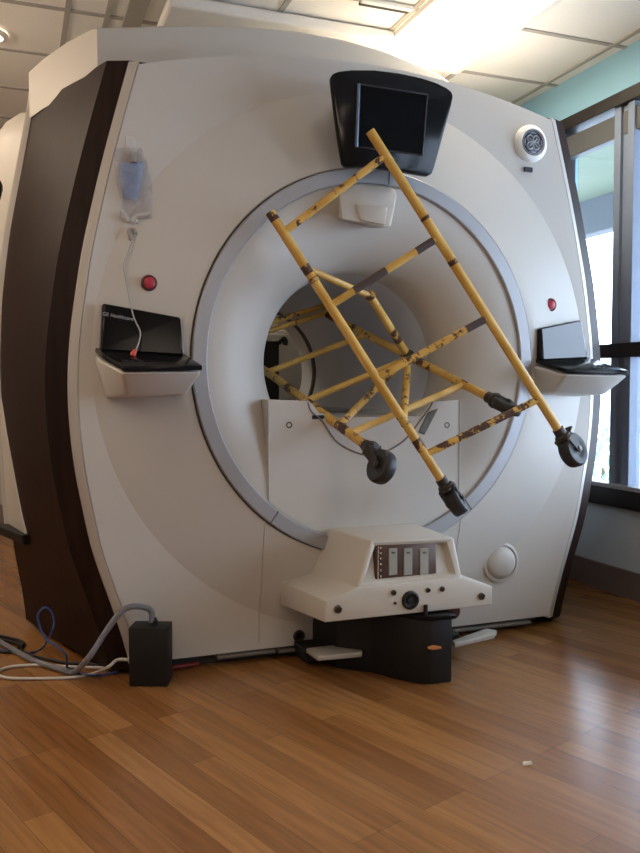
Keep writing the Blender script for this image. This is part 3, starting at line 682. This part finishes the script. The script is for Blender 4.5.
# casters
def caster(P, d, ax, off, r, wd, brake, ext=0.):
    d = d.normalized(); ax = (ax-d*ax.dot(d)).normalized(); s = d.cross(ax).normalized()
    Wc = P+d*(.036+r*.62+ext)+s*off
    mb = MB(); mb.add(*lathe(P, d, [(.020, -.022), (.021, .0), (.027, .006), (.029, .018), (.024, .026), (.012, .03)], 20))
    for q in (-1, 1):
        h = ax*(q*(wd/2+.004)); tq = ax*(q*.004)
        c = [P+d*.016+s*.020, P+d*.016-s*.020, Wc-s*.012+d*.012, Wc+s*.012+d*.012]
        mb.add(*prism([p+h for p in c], [p+h+tq for p in c], .001, 1))
    mb.add(*hexa([P+d*.012+s*.022-ax*(wd/2+.006), P+d*.012-s*.022-ax*(wd/2+.006), P+d*.012-s*.022+ax*(wd/2+.006), P+d*.012+s*.022+ax*(wd/2+.006),
                  P+d*.024+s*.024-ax*(wd/2+.006), P+d*.024-s*.024-ax*(wd/2+.006), P+d*.024-s*.024+ax*(wd/2+.006), P+d*.024+s*.024+ax*(wd/2+.006)], .003))
    Cc = mb.build('caster', M['castmetal'], Y, 35)
    obj('wheel', *lathe(Wc-ax*(wd/2), ax, [(0, 0), (r*.45, .001), (r*.5, -.001), (r*.88, 0), (r*.97, wd*.12), (r, wd*.3), (r, wd*.7), (r*.97, wd*.88), (r*.88, wd), (r*.5, wd+.001), (r*.45, wd-.001), (0, wd)], 32), M['rubber'], Cc, 40)
    obj('axle', *lathe(Wc-ax*(wd/2+.011), ax, [(.008, 0), (.008, wd+.022)], 10), M['bolt'], Cc, 40)
    if brake:
        bq = [P+d*.014+s*(brake*.02)-ax*.018, P+d*.014+s*(brake*.02)+ax*.018, P+d*.006+s*(brake*.062)+ax*.014, P+d*.006+s*(brake*.062)-ax*.014]
        obj('brake_pedal', *prism(bq, [p+d*.007 for p in bq], .002, 1), M['castmetal'], Cc, 30)
dA = A1-A0; dL = L1-L0; dR = R0-R1; dQ = Q0-Q1
perpA = FW.cross(dA).normalized()
caster(A1, dA, FW*.75+perpA*.65, .008, .060, .044, 1)
caster(L1, dL, FW*.25+FW.cross(dL).normalized(), .0, .053, .046, -1)
caster(Q0, dQ, FW*.9+RT*.25, -.024, .054, .040, 0, .034)
caster(R0, dR, UP*.8+RT*.35-FW*.2, .0, .054, .034, 0)

# ------------------------------------------------------------------ hanging bag
def ysf(u, v):
    P = aty(u, v, .07)
    for _ in range(3): P = aty(u, v, surf_y(P.x, P.z))
    return P
Pb = ysf(134, 222)
G = empty('mask_bag', (Pb.x, Pb.y-.03, Pb.z)); tag(G, 'clear plastic bag with a pale blue mask hanging on the scanner front', 'plastic bag')
def bagpt(u, v, o): P = ysf(u, v); return P+Vector((0, -o, 0))
NU, NV = 10, 16
random.seed(3)
for side in (0, 1):
    pass
rows = []
for j in range(NV+1):
    fj = j/NV; v = 149+(219-149)*fj
    ul, ur = interp([(0, 114), (.25, 113.5), (.5, 116), (.75, 120), (1, 119)], fj), interp([(0, 141), (.2, 147), (.5, 152), (1, 152)], fj)
    front = []; back = []
    for i in range(NU+1):
        fi = i/NU; u = ul+(ur-ul)*fi; th = .026*math.sin(PI*fi)**.6*math.sin(PI*min(1, fj*.95+.05))**.5
        wob = random.uniform(-.007, .007) if 0 < i < NU else 0
        front.append(bagpt(u, v, .008+th+wob)); back.append(bagpt(u, v, .005))
    rows.append(front+back[::-1][1:-1])
V, Fc = grid(rows, True); obj('bag_film', V, Fc, M['bag'], G, 60)
hangv = [bagpt(u, v, .006) for u, v in ((125, 137), (134, 136), (137, 150), (139, 156), (124, 156), (126, 148))]
obj('tape', *prism(hangv, [p+Vector((0, .002, 0)) for p in hangv]), M['tape'], G)
# mask inside the bag: tapering cup
rows = []
for j in range(9):
    fj = j/8; v = 164+(200-164)*fj; uc = 131-1*fj; ru = 12.5*(1-.45*fj**1.5)
    pl = []
    for k in range(16):
        a = 2*PI*k/16; pl.append(bagpt(uc+ru*math.cos(a), v+1.5*math.sin(a), .018+.011*math.sin(a)*(1-.3*fj)))
    rows.append(pl)
V, Fc = grid(rows, True); obj('mask', V, Fc, M['maskblue'], G, 60)
obj('mask_port', *tube([bagpt(133, 154, .016), bagpt(133, 164, .016)], [.010, .013], 12), M['maskgrey'], G, 40)
cn = MB(); cn.add(*tube(smooth_path([bagpt(121, 211, .014), bagpt(124, 219, .014), bagpt(130, 221, .014), bagpt(136, 217, .014), bagpt(145, 215.5, .014), bagpt(149, 214.5, .014)], 5), .0075, 8)); cn.add(*tube([bagpt(134, 216, .012), bagpt(136.5, 223.5, .012)], .006, 8)); cn.add(*tube([bagpt(123, 213, .014), bagpt(128, 222, .014)], .010, 8))
cn.build('connector', M['tape'], G, 60)
# thin tube from hook to console
P0 = ysf(130, 232)
H = empty('tube_line', (P0.x, P0.y-.02, P0.z)); tag(H, 'thin clear tube hanging below the bag with a red tip resting on the console', 'tube')
pth = [bagpt(131.5, 243, .014), bagpt(127, 255, .010), bagpt(123.5, 266, .010), bagpt(126, 283, .012), bagpt(129, 303, .03)]
pth += [aty(134, 318, -.0), aty(140, 331, -.01), aty(139.5, 340, -.03), aty(136, 350, -.06)]
obj('tubing', *tube(smooth_path(pth, 6), .0024, 6), M['tube_clear'], H, 60)
obj('hook', *tube(smooth_path([bagpt(134.5, 234, .010), bagpt(133, 230.5, .012), bagpt(129.5, 230, .012), bagpt(128.5, 233, .014), bagpt(130.5, 241, .014)], 5), [.006]*8+[.0065]*13, 8), M['maskgrey'], H, 60)
P = aty(135.5, 350, -.062); obj('red_tip', *tube([P, P+Vector((-.007, -.004, -.012)), P+Vector((-.010, -.006, -.019))], [.006, .0095, .008], 10), M['redtip'], H, 40)

# ------------------------------------------------------------------ black box and cables on the floor
fl_ = at(129, 686.5, 2, 0); frt = at(167, 687, 2, 0); brt = at(172.5, 679, 2, 0)
dxy = (frt-fl_); perp = Vector((-dxy.y, dxy.x, 0)).normalized()*.085
hgt = Vector((0, 0, .190))
K = empty('power_box', tuple((fl_+frt+perp)/2)); K.location.z = 0
b4_ = [fl_, frt, frt+perp, fl_+perp]
obj('case', *hexa(b4_+[p+hgt for p in b4_], .003), M['blackm'], K, 30)
tm = (fl_+frt)/2+perp*.5+hgt
obj('cable_port', *lathe(tm+Vector((.012, 0, 0)), (0, 0, 1), [(.012, 0), (.012, .012), (.008, .016), (.008, .022), (0, .022)], 14), M['cblack'], K, 40)
obj('side_socket', *lathe(fl_+perp*.5+Vector((.0, 0, .075)), -dxy, [(.016, -.004), (.016, .008), (.011, .012), (0, .012)], 14), M['cwhite'], K, 40)
tag(K, 'small black upright box on the floor at the scanner front left corner', 'box')
def fp(u, v, z=.006): return at(u, v, 2, z)
def cable(name, P, r, m, label, ribs=0):
    pt = smooth_path(P, 8)
    if ribs:
        rr = []; pl = smooth_path(P, 26); rr = [r*(1 if k % 2 else .86) for k in range(len(pl))]; o = obj(name, *tube(pl, rr, 10), m, None, 25)
    else: o = obj(name, *tube(pt, r, 8), m, None, 60)
    return tag(o, label, 'cable')
yb = .04
hose = [tm+Vector((.004, 0, .008)), aty(151, 611, tm.y), aty(142, 607, tm.y), aty(130, 607, tm.y+.01), aty(119, 614, tm.y+.02), aty(105, 633, tm.y+.04), aty(90, 656, tm.y+.03), fp(74, 672, .014), fp(60, 669, .012), fp(35, 661, .012), fp(10, 648, .012), fp(-20, 630, .012), fp(-60, 610, .012)]
cable('hose', hose, .0105, M['hose'], 'grey corrugated hose arching from the top of the black box to the floor', 1)
cable('white_cable', [fl_+perp*.5+Vector((-.016, 0, .075)), aty(117, 660, fl_.y+.05), aty(108, 667, fl_.y+.02), fp(92, 674), fp(72, 677.5), fp(40, 678.5), fp(8, 678), fp(-3, 673), fp(10, 667), fp(40, 665), fp(75, 667), fp(118, 668)], .0052, M['cwhite'], 'white cable looping on the floor left of the black box')
cable('network_cable', [fp(118, 672), fp(100, 675), fp(82, 674), fp(68, 668), aty(66, 655, .18), aty(55, 645, .20), aty(47, 640, .22), aty(40, 627, .24), aty(38, 615, .25), aty(44, 608, .25), aty(51, 611, .25), aty(54, 622, .24), aty(51, 634, .24), fp(42, 648, .01), fp(30, 653), fp(12, 652), fp(-10, 647)], .0042, M['cblue'], 'thin blue cable standing in a loop against the wood panel')
cable('black_cable', [fp(128, 668), fp(90, 664), fp(60, 662), fp(25, 653), fp(21, 646), fp(8, 641), fp(-15, 636)], .006, M['cblack'], 'black cable snaking along the floor to the left edge')
cable('black_cable', [fp(-10, 650), fp(8, 652), fp(20, 648), fp(23, 643), fp(10, 638), fp(-12, 634)], .007, M['cblack'], 'short black cable curled at the left edge of the floor')
cable('red_cable', [Vector((-.70, .10, .012)), Vector((-.67, .10, .012)), Vector((-.64, .105, .012)), Vector((-.61, .115, .010))], .009, M['cred'], 'red cable lying under the scanner front beside the black box')
# bundle behind the scanner at the left edge
bn = MB(); rb = random.Random(4)
for k in range(5):
    P0 = aty(1+rb.uniform(-3, 2), 182, .935+.004*k); bn.add(*tube(smooth_path([P0+Vector((-.02, 0, .02)), P0+Vector((.0, 0, -.03)), P0+Vector((-.02-.01*k, 0, -.12)), P0+Vector((-.05, .02, -.3)), P0+Vector((-.1, .05, -.8))], 5), .011, 8))
tag(bn.build('cable_bundle', M['black'], None, 60), 'bundle of glossy black cables hanging behind the scanner at the left edge', 'cable bundle')
# equipment seen through the bore
Z = empty('equipment_cabinet', (-.27, 2.3, 0)); tag(Z, 'pale grey equipment cabinet seen through the far end of the bore', 'cabinet')
cx0, cx1 = aty(262, 360, 2.2).x, aty(309, 360, 2.2).x
obj('cabinet_body', *box(cx0, cx1+.03, 2.2, 2.55, .0, aty(283, 330, 2.2).z, .02), M['cabinet'], Z, 40)
obj('door', *box(cx0+.01, cx1+.01, 2.185, 2.205, .1, aty(283, 334, 2.2).z, .01), M['cabinet'], Z, 40)
ax0, ax1 = aty(262, 360, 2.0).x, aty(278.5, 360, 2.0).x
kk = empty('equipment_stand', (ax0, 2.0, 0)); tag(kk, 'black upright stand with a short hook behind the bore left rim', 'stand')
obj('post', *box(ax0-.02, ax1, 1.98, 2.05, 0, aty(270, 341, 2.0).z, .01), M['blackm'], kk, 40)
hk = MB(); hk.add(*tube(smooth_path([aty(278, 343, 1.97), aty(283, 339, 1.97), aty(285.5, 341, 1.97), aty(285, 345, 1.97)], 5), .016, 8)); hk.build('hook', M['blackm'], kk, 60)
# scrap on the floor
P = at(527, 764.5, 2, .0)
tag(obj('paper_scrap', *prism([P+Vector(v) for v in ((-.016, -.006, .001), (.012, -.008, .001), (.018, .004, .001), (-.01, .008, .001))], [P+Vector(v) for v in ((-.014, -.004, .006), (.01, -.006, .008), (.016, .004, .005), (-.008, .006, .007))]), M['scrap']), 'tiny pale paper scrap on the floor in front of the docking unit', 'scrap')
# shrub outside
bx = at(602, 452, 0, 3.4)
hsb = empty('shrub', (bx.x, bx.y, -.2)); tag(hsb, 'green shrub outside the window below the sill line', 'shrub')
rs = random.Random(5); lf = MB()
for k in range(420):
    a = rs.uniform(0, 2*PI); e = rs.uniform(-1, 1); rr = rs.uniform(.6, 1.)
    c = Vector((bx.x+.38*rr*math.cos(a)*math.sqrt(1-e*e), bx.y+.38*rr*math.sin(a)*math.sqrt(1-e*e), .28+.34*rr*e))
    d, x, y = frame(Vector((rs.uniform(-1, 1), rs.uniform(-1, 1), rs.uniform(.1, 1)))); lf.add([c-x*.02, c-y*.045, c+x*.02, c+y*.045], [[0, 1, 2, 3]])
lf.build('foliage', M['leaf'], hsb)
obj('stem', *tube([(bx.x, bx.y, -.2), (bx.x, bx.y, .05), (bx.x+.02, bx.y, .3)], [.03, .025, .015], 8), M['bark'], hsb, 60)

# ------------------------------------------------------------------ light
wd = bpy.data.worlds.new('sky'); SC.world = wd; wd.use_nodes = True
N = wd.node_tree.nodes; bg = N['Background']; bg.inputs[0].default_value = (.66, .79, 1.0, 1); bg.inputs[1].default_value = 12
def area(name, loc, rot, sx, sy, power, col):
    l = bpy.data.lights.new(name, 'AREA'); l.shape = 'RECTANGLE'; l.size = sx; l.size_y = sy; l.energy = power; l.color = col
    o = bpy.data.objects.new(name, l); COL.objects.link(o); o.location = loc; o.rotation_euler = rot; return o
p = area('window_portal', (WX+.2, (WY0+WY1)/2, (WZ0+WZ1)/2), (0, PI/2, 0), WZ1-WZ0+.1, WY1-WY0+.1, 1, (1, 1, 1)); p.data.cycles.is_portal = True
for x, y, e in ((-1.7, -1.3, 5), (-1.7, -3.6, 9), (.1, -3.2, 7), (-1.9, 1.6, 4), (-.2, 2.7, 12)):
    area('ceiling_fill', (x, y, CH-.03), (0, 0, 0), .45, .9, e, (1, .82, .63))  # unseen area lights added as room fill; the rear one lifts the bore
for x, y, z, e in ((-2.5, -1.1, 2.05, 14), (-2.3, .9, 2.12, 34), (-.3, -3.6, 2.0, 17)):       # added point lights without fittings, to brighten ceiling and walls
    l = bpy.data.lights.new('fill_point', 'POINT'); l.energy = e; l.color = (1, .80, .60); l.shadow_soft_size = .18
    o = bpy.data.objects.new('fill_point', l); COL.objects.link(o); o.location = (x, y, z)
SC.view_settings.view_transform = 'Standard'; SC.view_settings.look = 'None'; SC.view_settings.exposure = 0.0
